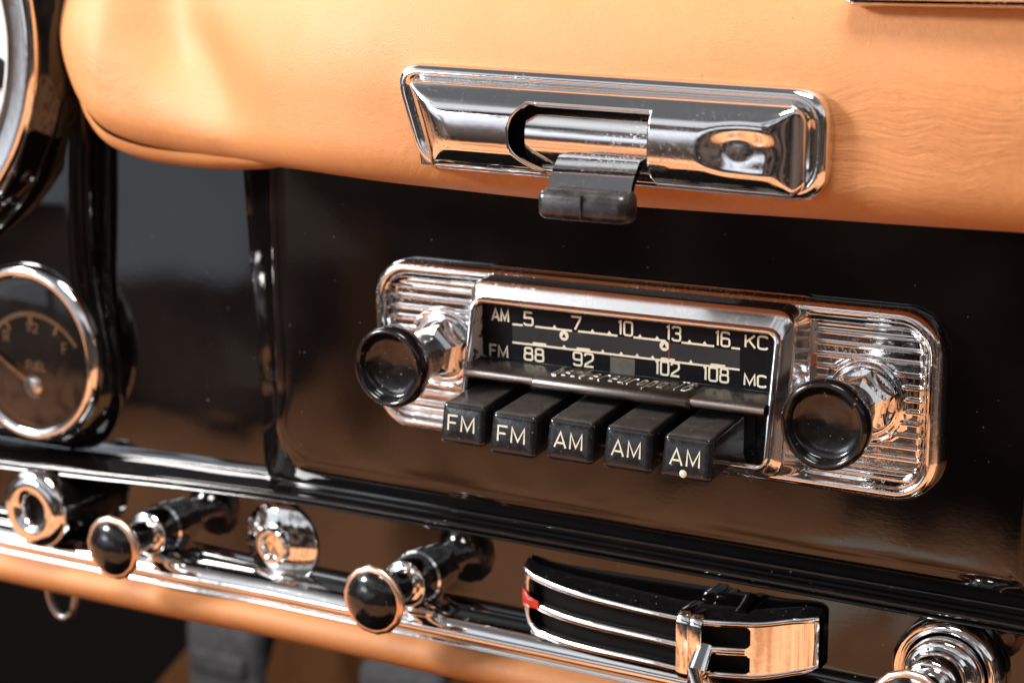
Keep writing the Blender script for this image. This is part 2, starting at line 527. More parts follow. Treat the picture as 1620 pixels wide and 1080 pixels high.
GL = {
    'A': (0.78, [([(0, 0), (0.39, 1), (0.78, 0)], 0), ([(0.15, 0.30), (0.63, 0.30)], 0)]),
    'M': (0.80, [([(0, 0), (0.02, 1), (0.40, 0.12), (0.78, 1), (0.80, 0)], 0)]),
    'F': (0.55, [([(0.58, 1), (0, 1), (0, 0)], 0), ([(0, 0.52), (0.48, 0.52)], 0)]),
    'K': (0.62, [([(0, 0), (0, 1)], 0), ([(0.62, 1), (0.04, 0.42)], 0), ([(0.24, 0.56), (0.66, 0)], 0)]),
    'C': (0.62, [([(0.64, 0.86), (0.58, 0.96), (0.46, 1), (0.18, 1), (0.06, 0.95), (0, 0.84), (0, 0.16), (0.06, 0.05), (0.18, 0), (0.46, 0), (0.58, 0.04), (0.64, 0.14)], 0)]),
    'U': (0.60, [([(0, 1), (0, 0.16), (0.06, 0.04), (0.18, 0), (0.42, 0), (0.54, 0.04), (0.60, 0.16), (0.60, 1)], 0)]),
    'E': (0.52, [([(0.54, 1), (0, 1), (0, 0), (0.54, 0)], 0), ([(0, 0.52), (0.46, 0.52)], 0)]),
    'L': (0.50, [([(0, 1), (0, 0), (0.52, 0)], 0)]),
    'R': (0.58, [([(0, 0), (0, 1), (0.44, 1), (0.55, 0.94), (0.58, 0.84), (0.58, 0.64), (0.55, 0.54), (0.44, 0.48), (0, 0.48)], 0), ([(0.30, 0.48), (0.60, 0)], 0)]),
    '/': (0.4, [([(0, 0), (0.4, 1)], 0)]),
    '0': (0.62, [(sq(0, 0.62, 0, 1), 1)]),
    '1': (0.20, [([(0, 0.90), (0.16, 1), (0.16, 0)], 0)]),
    '2': (0.62, [([(0, 0.80), (0.02, 0.93), (0.12, 1), (0.50, 1), (0.60, 0.94), (0.62, 0.84), (0.62, 0.64), (0.58, 0.54), (0.06, 0.16), (0.02, 0.0), (0.66, 0.0)], 0)]),
    '3': (0.60, [([(0, 0.84), (0.03, 0.95), (0.12, 1), (0.46, 1), (0.57, 0.95), (0.60, 0.84), (0.60, 0.68), (0.55, 0.57), (0.44, 0.53), (0.22, 0.53)], 0),
                 ([(0.44, 0.53), (0.55, 0.48), (0.60, 0.38), (0.60, 0.15), (0.57, 0.05), (0.46, 0), (0.12, 0), (0.03, 0.05), (0, 0.16)], 0)]),
    '5': (0.60, [([(0.56, 1), (0.04, 1), (0.02, 0.56), (0.46, 0.58), (0.57, 0.53), (0.60, 0.42), (0.60, 0.15), (0.57, 0.05), (0.46, 0), (0.12, 0), (0.03, 0.05), (0, 0.16)], 0)]),
    '6': (0.62, [([(0.60, 0.86), (0.57, 0.95), (0.48, 1), (0.13, 1), (0.03, 0.95), (0, 0.85), (0, 0.5)], 0), (sq(0, 0.62, 0, 0.56), 1)]),
    '7': (0.62, [([(0, 1), (0.64, 1), (0.62, 0.85), (0.26, 0)], 0)]),
    '8': (0.62, [(sq(0.03, 0.59, 0.54, 1), 1), (sq(0, 0.62, 0, 0.54), 1)]),
    '9': (0.62, [(sq(0, 0.62, 0.44, 1), 1), ([(0.62, 0.5), (0.62, 0.15), (0.59, 0.05), (0.49, 0), (0.14, 0), (0.04, 0.05), (0.02, 0.14)], 0)]),
}


def write(mb, txt, x0, z0, h, wd, y, width=None, gap=0.24, xf=None, slant=0.0):
    tot = sum(GL[c_][0] for c_ in txt) + gap * (len(txt) - 1)
    kx = (width / tot) if width else h
    x = 0.0
    dy = 0.0
    for c_ in txt:
        wdt, st = GL[c_]
        for pl, closed in st:
            mb.ribbon([(x0 + (x + px + slant * pz) * kx, z0 + pz * h) for px, pz in pl], wd, y - dy, bool(closed), xf)
            dy += 0.006
        x += wdt + gap


# ================================================================== DASHBOARD
dash = thing('dashboard', 'glossy black painted dashboard carrying the radio and switches', 'dashboard', (-20, 20, -60))


def lip_z(x):
    return interp([(-300, -61.5), (-240, -59.8), (-180, -57.2), (-120, -55.6), (-60, -55.4), (140, -55.6)], x)


def lip_y(x):
    return interp([(-300, -9.5), (-240, -8.0), (-180, -5.6), (-120, -4.2), (140, -4.2)], x)


def rr_sdf(x, z, x0, x1, z0, z1, r):
    cx, cz = (x0 + x1) / 2, (z0 + z1) / 2
    qx = abs(x - cx) - (x1 - x0) / 2 + r
    qz = abs(z - cz) - (z1 - z0) / 2 + r
    return -(math.hypot(max(qx, 0), max(qz, 0)) + min(max(qx, qz), 0) - r)


def bev(d, d0, slope, r_):
    """flat face, tight rounded edge, then a slanting side"""
    return slope * r_ * math.log(1 + math.exp(max(-40, min(40, (d0 - d) / r_))))


def dash_y(x, z):
    # recess sheet: leans back slightly towards the top, upright lower down
    rec = 8.0 + 0.070 * math.log(1 + math.exp((z + 27) / 6.0)) * 6.0
    y = rec
    # radio panel: rounded left and bottom edges with slanting sides
    dl, dr_, db = x + 166.0, 119.0 - x, z + 54.0
    cr = 34.0
    if dl < cr and db < cr:
        dd = cr - math.hypot(cr - dl, cr - db)
        k = ss(0.1, 0.9, math.atan2(cr - db, cr - dl) / (math.pi / 2))
    else:
        dd = min(dl, db, dr_)
        k = 1.0 if (dd == db and dl >= cr) else 0.0
    yb = bev(dd, 21.0 + (7.0 - 21.0) * k, 0.60 + (0.30 - 0.60) * k, 1.3) if dd != dr_ else bev(dd, 4.0, 1.2, 0.8)
    y = min(y, yb)
    # instrument housing, bulging, its right shoulder in view
    d = rr_sdf(x - 6.0 * ss(15, -30, z), z, -620, -230, -58, 300, 26)
    hum = -0.5 + 0.0016 * max(0, z - 22) ** 2
    if d > -6:
        s = 1 - math.sqrt(max(0.0, 1 - max(0.0, min(1.0, 1 - d / 9.0)) ** 2)) if d < 9 else 0.0
        yh = hum + (rec - hum) * s
        y = min(y, yh) if d > 0 else y
    zl, yl = lip_z(x), lip_y(x)
    t = max(0.0, min(1.0, (zl + 1.8 - z) / 1.8))
    t = 1 - math.sqrt(max(0.0, 1 - t * t))
    return y + (yl - y) * t


xs = sorted(set(frange(-330, -257, 4) + frange(-257, -240, 0.9) + frange(-240, -210, 0.45) + frange(-210, -172, 2) + frange(-172, -157, 0.4) + frange(-157, -104, 0.6) + frange(-104, 95, 5) + frange(95, 130, 0.6) + frange(130, 190, 10)))
vv = frange(0, 1, 1 / 22.0)
zs_up = frange(-30, 74, 2.5)


def dash_pt(i, j):
    x = xs[i]
    zl = lip_z(x)
    if j < 44:
        z = zl + (-30 - zl) * (j / 44.0) ** 1.8
    else:
        z = zs_up[j - 44]
    return (x, dash_y(x, z), z)


part('upper_panel', MB().grid(dash_pt, len(xs), 44 + len(zs_up)), M_PAINT, dash, angle=80)

LIPP = [(a, b * 0.68) for a, b in ((0.0, 0.0), (-1.0, -0.3), (-1.7, -1.2), (-1.6, -2.2), (-0.8, -2.9), (0.2, -3.1), (0.0, -3.3), (-0.8, -3.7), (-1.1, -4.5), (-0.7, -5.3), (0.6, -5.8), (3.0, -6.0), (7, -6.1), (9.5, -6.6))]
xl = frange(-330, 190, 5)
part('ledge', MB().grid(lambda i, j: (xl[i], lip_y(xl[i]) + LIPP[j][0], lip_z(xl[i]) + LIPP[j][1]), len(xl), len(LIPP)), M_PAINT, dash, angle=60)


def trim_y(x):
    return interp([(-300, -9), (-200, -7.5), (-140, -5.0), (140, -4.6)], x)


TZ = -92.6
def sw_pt(i, j):
    x = xl[i]
    t = j / 25.0
    z0 = lip_z(x) - 4.3
    z1 = TZ + 4.6
    z = z0 + (z1 - z0) * t
    y0, y1 = 1.0 + 0.12 * (lip_y(x) + 8), trim_y(x) + 4.5
    q = max(0, (t - 0.80) / 0.20)
    y = y0 + (y1 - y0) * (1 - math.sqrt(max(0, 1 - q * q)))
    return (x, y, z)


part('switch_panel', MB().grid(sw_pt, len(xl), 26), M_PAINT, dash, angle=80)

# chrome strip along the bottom edge
strip_t = thing('chrome_strip', 'long chrome trim strip along the dashboard bottom edge above the tan roll', 'trim', (-20, -11, -91))
TP = [(6.0, 5.6), (2.5, 5.6), (-0.4, 5.0), (-2.8, 3.8), (-4.4, 1.6), (-4.9, -0.5), (-4.0, -2.2), (-2.9, -3.0), (-2.6, -3.3), (-3.1, -3.9), (-3.0, -4.8), (-2.2, -5.3), (0, -5.5), (5, -5.4)]
part('chrome_rail', MB().grid(lambda i, j: (xl[i], trim_y(xl[i]) + TP[j][0], TZ + TP[j][1]), len(xl), len(TP)), M_CHROME_BLUR, strip_t, angle=50)

roll_t = thing('padded_roll', 'narrow tan leather padded roll running under the chrome strip', 'padding', (-20, -5, -100))
RP = [(4, -4.6)] + [(-1.5 + 8.2 * -math.cos(R(a)), -10.6 + 6.4 * math.sin(R(a))) for a in range(72, -100, -12)] + [(6, -17.2), (14, -15), (30, -13)]
part('leather_cover', MB().grid(lambda i, j: (xl[i], trim_y(xl[i]) + 2.0 + RP[j][0], TZ + RP[j][1] + 0.5), len(xl), len(RP)), M_LEATHER2, roll_t, angle=80)

# ================================================================== LEATHER PAD
pad = thing('dash_pad', 'smooth tan leather dash pad overhanging the black panel', 'dash pad', (-20, 0, 60))
BT = [(-262, 128, 0), (-250.5, 110, 0), (-240, 97, 0), (-229.5, 82.5, 0), (-219.0, 71.5, 0), (-206, 64.6, 0), (-190, 60.2, 0), (-171, 58.2, 0), (-150, 57.6, 0), (-125, 58.2, 0), (-98, 58.6, 0), (-60, 58.0, 0), (-20, 57.0, 0), (30, 57.0, 0), (70, 57.4, 0), (120, 57.6, 0), (200, 57.6, 0)]
TX = [-212, -209, -205, -200, -194, -186, -175, -162, -146, -124, -98, -60, -20, 30, 70, 120, 200]


def catmull(tab, u):
    n = len(tab) - 1
    k = min(int(u * n), n - 1)
    t = u * n - k
    p = [tab[max(0, min(n, k + d))] for d in (-1, 0, 1, 2)]
    return [0.5 * (2 * b + (c_ - a) * t + (2 * a - 5 * b + 4 * c_ - d) * t * t + (3 * b - a - 3 * c_ + d) * t ** 3) for a, b, c_, d in zip(*p)]


BTT = [(a[0], a[1], t) for a, t in zip(BT, TX)]


def pad_face(x, z):
    b = interp([(-265, 8), (-236, -4), (-216, -15), (-202, -19), (-180, -18.5), (-152, -21), (-122, -31), (-96, -39.5), (-72, -44), (-40, -45.4), (0, -45.6), (80, -45), (120, -44), (200, -40)], x)
    # the hollow beside the cowl fades lower down
    k = ss(62, 100, z)
    rr0 = math.hypot((x + 108) / 1.25, z - 128)
    hol = 9.5 * math.exp(-((rr0 - 60) / 15.0) ** 2) * k * ss(-120, -158, x)
    lean = 0.0075 * max(0, z - 84) ** 2
    und = -0.0 if z > 70 else 0.05 * (70 - z)
    soft = 0.9 * mnoise.noise(Vector((x * 0.022, z * 0.035, 3.1)))
    return b + hol + lean + und + soft


NB = 190
rows = [('b', 40), ('b', 20)] + [('r', a) for a in range(-24, 91, 9)] + [('w', t / 26.0) for t in range(1, 27)]


def pad_pt(i, j):
    bx, bz, tx = catmull(BTT, i / (NB - 1.0))
    tz = 168.0
    kind, q = rows[j]
    dirv = Vector((tx - bx, tz - bz))
    ln = dirv.length
    dirv.normalize()
    rad = 11.0
    if kind == 'r':
        d = rad * (1 - math.cos(R(q)))
        back = rad * 1.25 * (1 - math.sin(R(q)))
    elif kind == 'w':
        d = rad + (ln - rad) * q ** 1.25
        back = 0
    else:
        d = 2.0
        back = 12 + q
    x, z = bx + dirv.x * d, bz + dirv.y * d
    yf = pad_face(bx + dirv.x * max(d, rad * 0.8), bz + dirv.y * max(d, rad * 0.8))
    return (x, yf + back, z)


part('leather_cover', MB().grid(pad_pt, NB, len(rows)), M_LEATHER, pad, angle=80)


# lower layer of the pad that shows as a thin second fold at the left
def fold_pt(i, j):
    u = 0.14 + 0.41 * i / 69.0
    bx, bz, tx = catmull(BTT, u)
    k = math.sin(math.pi * min(1, max(0, i / 69.0))) ** 0.6
    a = R(-60 + 150 * j / 11.0)
    x = bx - 2.6 * k
    z = bz - 4.6 * k
    d = 6.0 * (1 - math.cos(a))
    yf = pad_face(bx, bz + 6) + 5
    return (x + d * 0.35, yf + 9 * (1 - math.sin(a)), z + d)


part('lower_fold', MB().grid(fold_pt, 70, 12), M_LEATHER, pad, angle=80)

# ================================================================== RADIO
radio = thing('car_radio', 'vintage chrome car radio with black dial and five push buttons', 'car radio', (-6, 0, -26))
PX0, PX1, PZ0, PZ1 = -101.2, 88.6, -26.4, 29.4
fp = MB()
prof = [(0.0, 0.6), (0.0, -2.6), (0.35, -4.2), (1.2, -5.4), (2.4, -5.9), (3.4, -5.7), (4.1, -4.9), (4.4, -4.3)]
fp.loops([[(x, y, z) for x, z in rrect(PX0, PX1, PZ0, PZ1, 13.0, off, 14)] for off, y in prof])
prof2 = [(4.4, -4.3), (5.2, -3.4), (6.4, -2.7)]
fp.loops([[(x, y, z) for x, z in rrect(PX0, PX1, PZ0, PZ1, 13.0, off, 14)] for off, y in prof2])
part('faceplate_rim', fp, M_CHROME_WORN, radio, angle=55)


def ribs(x, z, x0, x1, z0, z1):
    """ribbed field between x0..x1"""
    ph = (z - 1.6) / 3.45
    fr = ph - math.floor(ph) - 0.5
    rib = max(0.0, 1 - abs(fr) / 0.20)
    rib = rib * rib * (3 - 2 * rib)
    e = min(x - x0, x1 - x)
    f = ss(0.5, 2.4, e)
    ez = min(z - z0, z1 - z)
    f *= ss(0.2, 1.6, ez)
    edge = 1 - ss(0, 3.0, min(e, ez))
    return -2.2 - 0.85 * rib * f - 1.6 * edge * edge


def field(x0, x1, kx, kz=1.6, zs0=PZ0 + 4.6, zs1=PZ1 - 4.6):
    mb = MB()
    gx = frange(x0, x1, 0.8)
    gz = frange(zs0, zs1, 0.22)
    cr = 8.0

    def pt(i, j):
        x, z = gx[i], gz[j]
        d = math.hypot(x - kx, z - kz)
        y = ribs(x, z, x0, x1, zs0, zs1)
        dd = rr_sdf(x, z, PX0 + 4.6, PX1 - 4.6, zs0, zs1, cr)
        if dd < 2.5:
            q = 1 - max(0, dd) / 2.5
            y = y * (1 - q * q) + (-4.3) * q * q
        # round dished seat of the knob
        if d < 13.2:
            seat = -2.9 + 0.5 * math.cos((d - 11.5) * 2.2) if d > 9 else -2.4
            k = ss(13.2, 12.0, d)
            y = y * (1 - k) + seat * k
        return (x, y, z)
    mb.grid(pt, len(gx), len(gz))
    # drop what lies outside the rounded corners
    keep = []
    for f in mb.f:
        cx = sum(mb.v[i][0] for i in f) / 4
        cz = sum(mb.v[i][2] for i in f) / 4
        if rr_sdf(cx, cz, PX0 + 4.6, PX1 - 4.6, zs0, zs1, cr) > -0.35:
            keep.append(f)
    mb.f = keep
    return mb


KZ = 1.6
KLX, KRX = -75.6, 65.8
for x0, x1, kx in ((PX0 + 4.6, -57.0, KLX), (47.0, PX1 - 4.6, KRX)):
    part('ribbed_wing', field(x0, x1, kx), M_CHROME_WORN, radio, angle=70)

# dial housing
HX0, HX1, HZ0, HZ1 = -57.2, 45.4, -17.2, 22.6


def yf(z):
    return -17.0 - 7.0 * (20.8 - min(max(z, 0.0), 20.8)) / 20.0


def hl(off, dy, x0=HX0, x1=HX1, z0=HZ0, z1=HZ1, r=4.2):
    return [(x, yf(z) + dy, z) for x, z in rrect(x0, x1, z0, z1, r, off, 8)]


def base_loop(off, y, grow=0.0):
    return [(x, y, z) for x, z in rrect(HX0 - 2.9 - grow, HX1 + 3.4 + grow, HZ0 - 6.0 - grow, HZ1 + 5.4 + grow * 0.6, 6.0, off, 8)]


def lerp_loop(a, b, t):
    return [tuple(p + (q - p) * t for p, q in zip(u, v)) for u, v in zip(a, b)]


A0 = base_loop(0, -1.4, 3.0)
A1 = base_loop(0, -3.4, 0.6)
A2 = base_loop(0.0, -4.8)
FR = hl(0.0, 1.4)


def mid(dy, ins):
    """outer edge of the sloping band round the front"""
    return [(x, yf(z) + dy - 0.6 * ss(20, 27, z), z) for x, z in rrect(HX0 - 2.3, HX1 + 2.8, HZ0 - 3.0, HZ1 + 5.0, 5.6, ins, 8)]


hs = MB()
hs.loops([A0, A1, A2, mid(6.2, 0.0), mid(4.6, 0.2), mid(4.0, 0.6), lerp_loop(mid(3.7, 1.2), FR, 0.35), lerp_loop(mid(3.7, 1.2), FR, 0.7), FR, hl(0.15, 0.5), hl(0.6, 0.05), hl(1.2, 0.0), hl(1.7, 0.35), hl(1.95, 1.2), hl(2.05, 6.0)])
hs.loops([hl(2.05, 6.0), [(x, -11.0, z) for x, z in rrect(HX0, HX1, HZ0, HZ1, 4.2, 2.2, 8)], [(x, -3.2, z) for x, z in rrect(HX0, HX1, HZ0, HZ1, 4.2, 2.4, 8)]], False, True)
housing = part('dial_housing', hs, M_DUSTY, radio, angle=40)

ck = MB()
def ck_pt(i, j):
    z = 3.2 + (19.4 - 3.2) * j / 6.0
    y = yf(z) + 1.6 + (-13.2 - yf(z) - 1.6) * i / 4.0
    return (HX0 + 2.15 + 0.05 * i, y, z)
ck.grid(ck_pt, 5, 7)
mck, tck = mat('chipped_white_paint')
cn = tck.noise(tck.obj, 190.0, 4, 0.6)
tck.set(tck.b, 'Base Color', tck.mix(tck.step(cn, 0.56, 0.60), (0.62, 0.63, 0.62), (0.06, 0.04, 0.03)))
tck.set(tck.b, 'Roughness', 0.45)
part('inner_cheek', ck, mck, housing)

# the shelf under the dial
ch = MB()
CP = [(-12.5, 3.0), (-13.6, 2.9), (-22.6, 1.55), (-23.6, 1.1), (-23.9, 0.2), (-23.7, -0.8), (-23.0, -1.3), (-20.0, -1.2), (-12.0, 0.5)]
cx = [HX0 + 1.7, HX1 - 1.7]
ch.grid(lambda i, j: (cx[i], CP[j][0], CP[j][1]), 2, len(CP))
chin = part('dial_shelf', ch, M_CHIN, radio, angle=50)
lb = MB()
LP = [(-13.4, 3.05), (-14.2, 3.3), (-22.8, 2.1), (-24.2, 1.4), (-24.9, 0.2), (-24.8, -1.0), (-24.0, -1.7), (-20, -1.6)]
lx = [-31.5, -30.9, -30.2, 19.9, 20.6, 21.2]
lo = [1.1, 0.3, 0.0, 0.0, 0.3, 1.1]
sh = [2.3, 1.6, 1.2, 1.2, 1.6, 2.3]


def lb_pt(i, j):
    y, z = LP[j]
    skew = (y + 24) / 11.0 * 3.0
    return (lx[i] + skew * (1 if lx[i] < 0 else 0.7), y + lo[i] * 0.8, z - lo[i] * 0.7)


lb.grid(lb_pt, len(lx), len(LP))
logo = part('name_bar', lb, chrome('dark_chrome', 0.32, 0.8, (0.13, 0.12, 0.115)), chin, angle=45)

# raised script on the bar: small tubes
LET = {
    'b': [[(0, 1.5), (0, 0), (0.5, 0), (0.6, 0.3), (0.6, 0.6), (0.5, 0.85), (0, 0.85)]],
    'e': [[(0.02, 0.48), (0.58, 0.48), (0.56, 0.8), (0.42, 0.9), (0.15, 0.9), (0.02, 0.75), (0, 0.2), (0.12, 0), (0.55, 0.02)]],
    'c': [[(0.56, 0.8), (0.42, 0.9), (0.15, 0.9), (0.02, 0.75), (0, 0.2), (0.12, 0), (0.55, 0.02)]],
    'k': [[(0, 1.5), (0, 0)], [(0.55, 0.9), (0.05, 0.42), (0.58, 0)]],
    'r': [[(0, 0), (0, 0.9)], [(0, 0.7), (0.2, 0.9), (0.5, 0.9)]],
    'u': [[(0, 0.9), (0, 0.15), (0.12, 0), (0.42, 0), (0.58, 0.18), (0.58, 0.9)], [(0.58, 0.2), (0.6, 0)]],
    'o': [[(0.3, 0), (0.08, 0.08), (0, 0.3), (0, 0.6), (0.08, 0.82), (0.3, 0.9), (0.52, 0.82), (0.6, 0.6), (0.6, 0.3), (0.52, 0.08), (0.3, 0)]],
    'p': [[(0, -0.5), (0, 0.9), (0.45, 0.9), (0.6, 0.65), (0.6, 0.25), (0.45, 0), (0, 0)]],
    'a': [[(0.58, 0.9), (0.2, 0.9), (0, 0.6), (0, 0.25), (0.15, 0), (0.45, 0.02), (0.58, 0.25), (0.58, 0.9), (0.62, 0)]],
    'T': [[(0, 1.4), (0.8, 1.4)], [(0.4, 1.4), (0.4, 0)]],
    'G': [[(0.75, 1.2), (0.55, 1.4), (0.2, 1.4), (0, 1.1), (0, 0.3), (0.2, 0), (0.6, 0), (0.75, 0.25), (0.75, 0.65), (0.42, 0.65)]],
    ' ': [],
}
tx = MB()
xx = -26.6
for c_ in 'beckereuropa TG':
    for pl in LET[c_]:
        pts = []
        for px, pz in pl:
            t = 0.26 + 0.50 * pz            # 0 at the front edge, 1 at the dial
            y = -23.0 + t * 8.6
            z = 2.15 + t * 1.18
            pts.append((xx + px * 2.7 + 1.9 * t, y, z + 0.10))
        tx.tube(pts, 0.30, 7)
    xx += {'T': 3.0, ' ': 1.6}.get(c_, 3.15)
part('raised_lettering', tx, chrome('satin_script', 0.30, 0.2, (0.80, 0.76, 0.70)), logo)

# dial
DY = -13.0
df = MB()
df.loops([[(x, y, z) for x, z in rrect(HX0, HX1, 1.0, HZ1, 3.6, off, 6)] for off, y in ((1.95, -12.0), (2.4, DY))], False, True)
dial = part('dial_face', df, M_DIAL, radio)
band = MB().box(-44.2, 31.5, DY - 0.03, DY + 0.3, 8.9, 14.3)
part('tuning_band', band, M_DIALBAND, dial, smooth=False)
part('smoked_window', MB().box(-10.4, -2.2, DY - 0.05, DY + 0.3, 2.0, 8.0), M_DIALTAB, dial, smooth=False)
dm = MB()
Yp = DY - 0.10
write(dm, 'AM', -51.4, 15.0, 3.7, 0.62, Yp, 5.8)
write(dm, 'FM', -52.2, 3.7, 3.5, 0.62, Yp, 6.2)
write(dm, '5', -40.0, 14.75, 3.9, 0.62, Yp, 3.0)
write(dm, '7', -23.6, 15.0, 3.9, 0.62, Yp, 3.0)
write(dm, '10', -7.6, 15.1, 4.0, 0.62, Yp, 4.5)
write(dm, '13', 8.2, 15.2, 4.0, 0.62, Yp, 4.4)
write(dm, '16', 23.9, 15.2, 4.0, 0.62, Yp, 4.3)
write(dm, 'KC', 33.2, 15.6, 3.6, 0.62, Yp, 6.7)
write(dm, 'MC', 33.1, 4.5, 3.2, 0.62, Yp, 6.6)
write(dm, '88', -39.9, 3.9, 3.7, 0.62, Yp, 6.6)
write(dm, '92', -22.8, 4.1, 3.9, 0.62, Yp, 6.6)
write(dm, '102', 4.7, 4.5, 3.9, 0.62, Yp, 7.6)
write(dm, '108', 20.2, 4.5, 3.9, 0.62, Yp, 7.8)


def bar(mb, x0, x1, z, h, y):
    mb.add([(x0, y, z - h / 2), (x1, y, z - h / 2), (x1, y, z + h / 2), (x0, y, z + h / 2)], [(0, 1, 2, 3)])


def tri(mb, x, z, w_, h, y):
    mb.add([(x - w_ / 2, y, z), (x + w_ / 2, y, z), (x, y, z + h)], [(0, 1, 2)])


for a, b in ((-44.2, -40.5), (-36.2, -23.4), (-21.3, -8.0), (-2.7, 7.9), (13.0, 23.4), (28.8, 31.5)):
    bar(dm, a, b, 14.45 + 0.006 * (a + 44), 0.62, Yp + 0.03)
for x in (-29.4, -16.4, -10.7, -0.5, 5.1, 15.6, 20.4):
    tri(dm, x, 14.6 + 0.006 * (x + 44), 1.6, 1.0, Yp + 0.02)
bar(dm, -44.2, 31.5, 8.75, 0.62, Yp + 0.03)
for a, b in ((-37.0, -32.3), (-21.8, -17.2), (6.4, 10.9), (22.4, 27.0)):
    bar(dm, a, b, 9.25, 0.75, Yp + 0.02)
for x in (-26.1, -12.9, -6.7, -1.4, 3.7, 16.1):
    tri(dm, x, 8.9, 1.6, 1.05, Yp + 0.01)
for x, z in ((-26.1, 12.75), (7.5, 13.2)):
    dm.lathe([(1.55, 0), (0.3, 0.0)], (x, Yp, z), seg=28, cap1=True)
part('dial_markings', dm, M_CREAM, dial, smooth=False)
for x, z in ((-26.1, 12.75), (7.5, 13.2)):
    dk = MB()
    tri(dk, x, z - 0.6, 1.4, 1.3, Yp - 0.05)
    part('station_symbol', dk, M_DIAL, dial, smooth=False)
part('red_pointer', MB().box(8.85, 9.2, Yp - 0.02, DY + 0.2, 9.2, 15.1), M_REDLINE, dial, smooth=False)

# push buttons
BT5 = [(-54.5, -36.6, 'FM', 0.0), (-35.9, -38.6, 'FM', -0.4), (-17.5, -37.2, 'AM', -0.1), (1.3, -37.2, 'AM', 0.0), (19.9, -37.4, 'AM', 0.0)]
for k, (bx, by, txt, dz) in enumerate(BT5):
    bx -= 1.6
    xa, xb = bx + 0.5, bx + 15.6
    zt, zb = -6.2 + dz, -18.7 + dz
    cap = MB()
    yb_ = -13.5

    def face_pt(u, v, back, dy):
        """u, v in 0..1 over the (slightly tapered) face; dy pushes out towards the driver"""
        if back:
            l, r = xa + 0.4, xb - 0.5
            lo_, hi_, yy = zb + 1.8, zt + 2.1, yb_
        else:
            l, r = (xa - 0.55) + 0.7 * v, (xb + 0.25) - 0.35 * v
            lo_, hi_, yy = zb, zt, by - 0.6 + 1.5 * v
        return (l + (r - l) * u, yy + dy, lo_ + (hi_ - lo_) * v)
    lps = [[face_pt(x / 15.0, z / 12.4, True, 0) for x, z in rrect(0, 15.0, 0, 12.4, 1.2, 0, 5)]]
    for off, dy in ((0.0, 2.0), (0.0, 1.45), (0.1, 0.98), (0.36, 0.52), (0.75, 0.22), (1.25, 0.05), (2.0, -0.05), (3.2, -0.16), (4.6, -0.22)):
        lps.append([face_pt(x / 15.0, z / 12.4, False, dy) for x, z in rrect(0, 15.0, 0, 12.4, 1.6, off, 5)])
    cap.loops(lps, True, True)
    btn = part('push_button', cap, M_BUTTON, radio, angle=60)
    part('button_stem', MB().hexa([(xa + 0.7, -16.0, zb + 2.6), (xb - 0.9, -16.0, zb + 2.6), (xb - 1.0, -16.0, zt + 1.4), (xa + 0.8, -16.0, zt + 1.4),
                                   (xa + 0.7, -3.5, zb + 3.6), (xb - 0.9, -3.5, zb + 3.6), (xb - 1.0, -3.5, zt + 3.2), (xa + 0.8, -3.5, zt + 3.2)], 0.5, 2), M_STEM, btn)
    lt = MB()
    def onface(q, dy, by=by, zb=zb, zt=zt):
        t = (q.y - zb) / (zt - zb)
        return (q.x, by - 0.6 + 1.5 * t - 0.30, q.y)
    write(lt, txt, bx + 3.2, zb + 4.2, 4.5, 0.56, 0, 9.0, 0.30, onface)
    part('lettering', lt, M_CREAM, btn, smooth=False)
    if k == 4:
        dt = MB()
        dt.lathe([(1.15, 0.12), (0.8, 0.3), (0.01, 0.36)], (bx + 7.4, by - 0.35, zb + 1.9), seg=22)
        part('paint_dot', dt, M_CREAM, btn)

# knobs
for kx in (KLX, KRX):
    kn = MB()
    kn.lathe([(5.8, 12.6), (6.8, 13.2), (7.1, 14.2), (7.3, 18), (7.9, 22), (9.2, 26.2), (11.4, 28.6), (12.3, 30.2), (12.7, 32.3), (12.6, 34.2), (12.2, 35.3), (11.6, 35.9), (10.9, 35.8), (10.4, 35.2), (10.1, 34.0), (9.8, 33.0), (9.2, 32.5), (7.0, 32.2), (3.0, 31.9), (0.01, 31.8)], (kx, 0, KZ), seg=72, cap0=True)
    knob = part('radio_knob', kn, M_KNOB, radio, angle=60)
    nt = MB()
    def hexl(r, y, rot=0.3):
        return [(kx + r * math.cos(rot + math.pi / 3 * i), y, KZ + r * math.sin(rot + math.pi / 3 * i)) for i in range(6)]
    nt.loops([hexl(9.0, -2.2), hexl(9.0, -9.0), hexl(8.2, -10.6), hexl(6.4, -11.6)], False, True)
    part('hex_nut', nt, M_CHROME, knob, smooth=False)
    sh_ = MB().lathe([(10.8, 2.4), (10.6, 3.2), (9.6, 3.4), (8.9, 2.9), (8.6, 2.3)], (kx, 0, KZ))
    sh_.lathe([(5.4, 10.5), (5.4, 13.5)], (kx, 0, KZ), seg=40)
    part('shaft_collar', sh_, M_CHROME, knob)

# ================================================================== LEVER HANDLE ON THE PAD
hnd = thing('ashtray_lever', 'domed chrome lid with recessed lever and black tab set in the tan leather pad', 'lever', (1, -44, 66))
HC = Vector((5.0, 79.4))
HROT = R(-1.0)


def hp(a, y, b):
    c_, s_ = math.cos(HROT), math.sin(HROT)
    return (HC.x + a * c_ - b * s_, y, HC.y + a * s_ + b * c_)


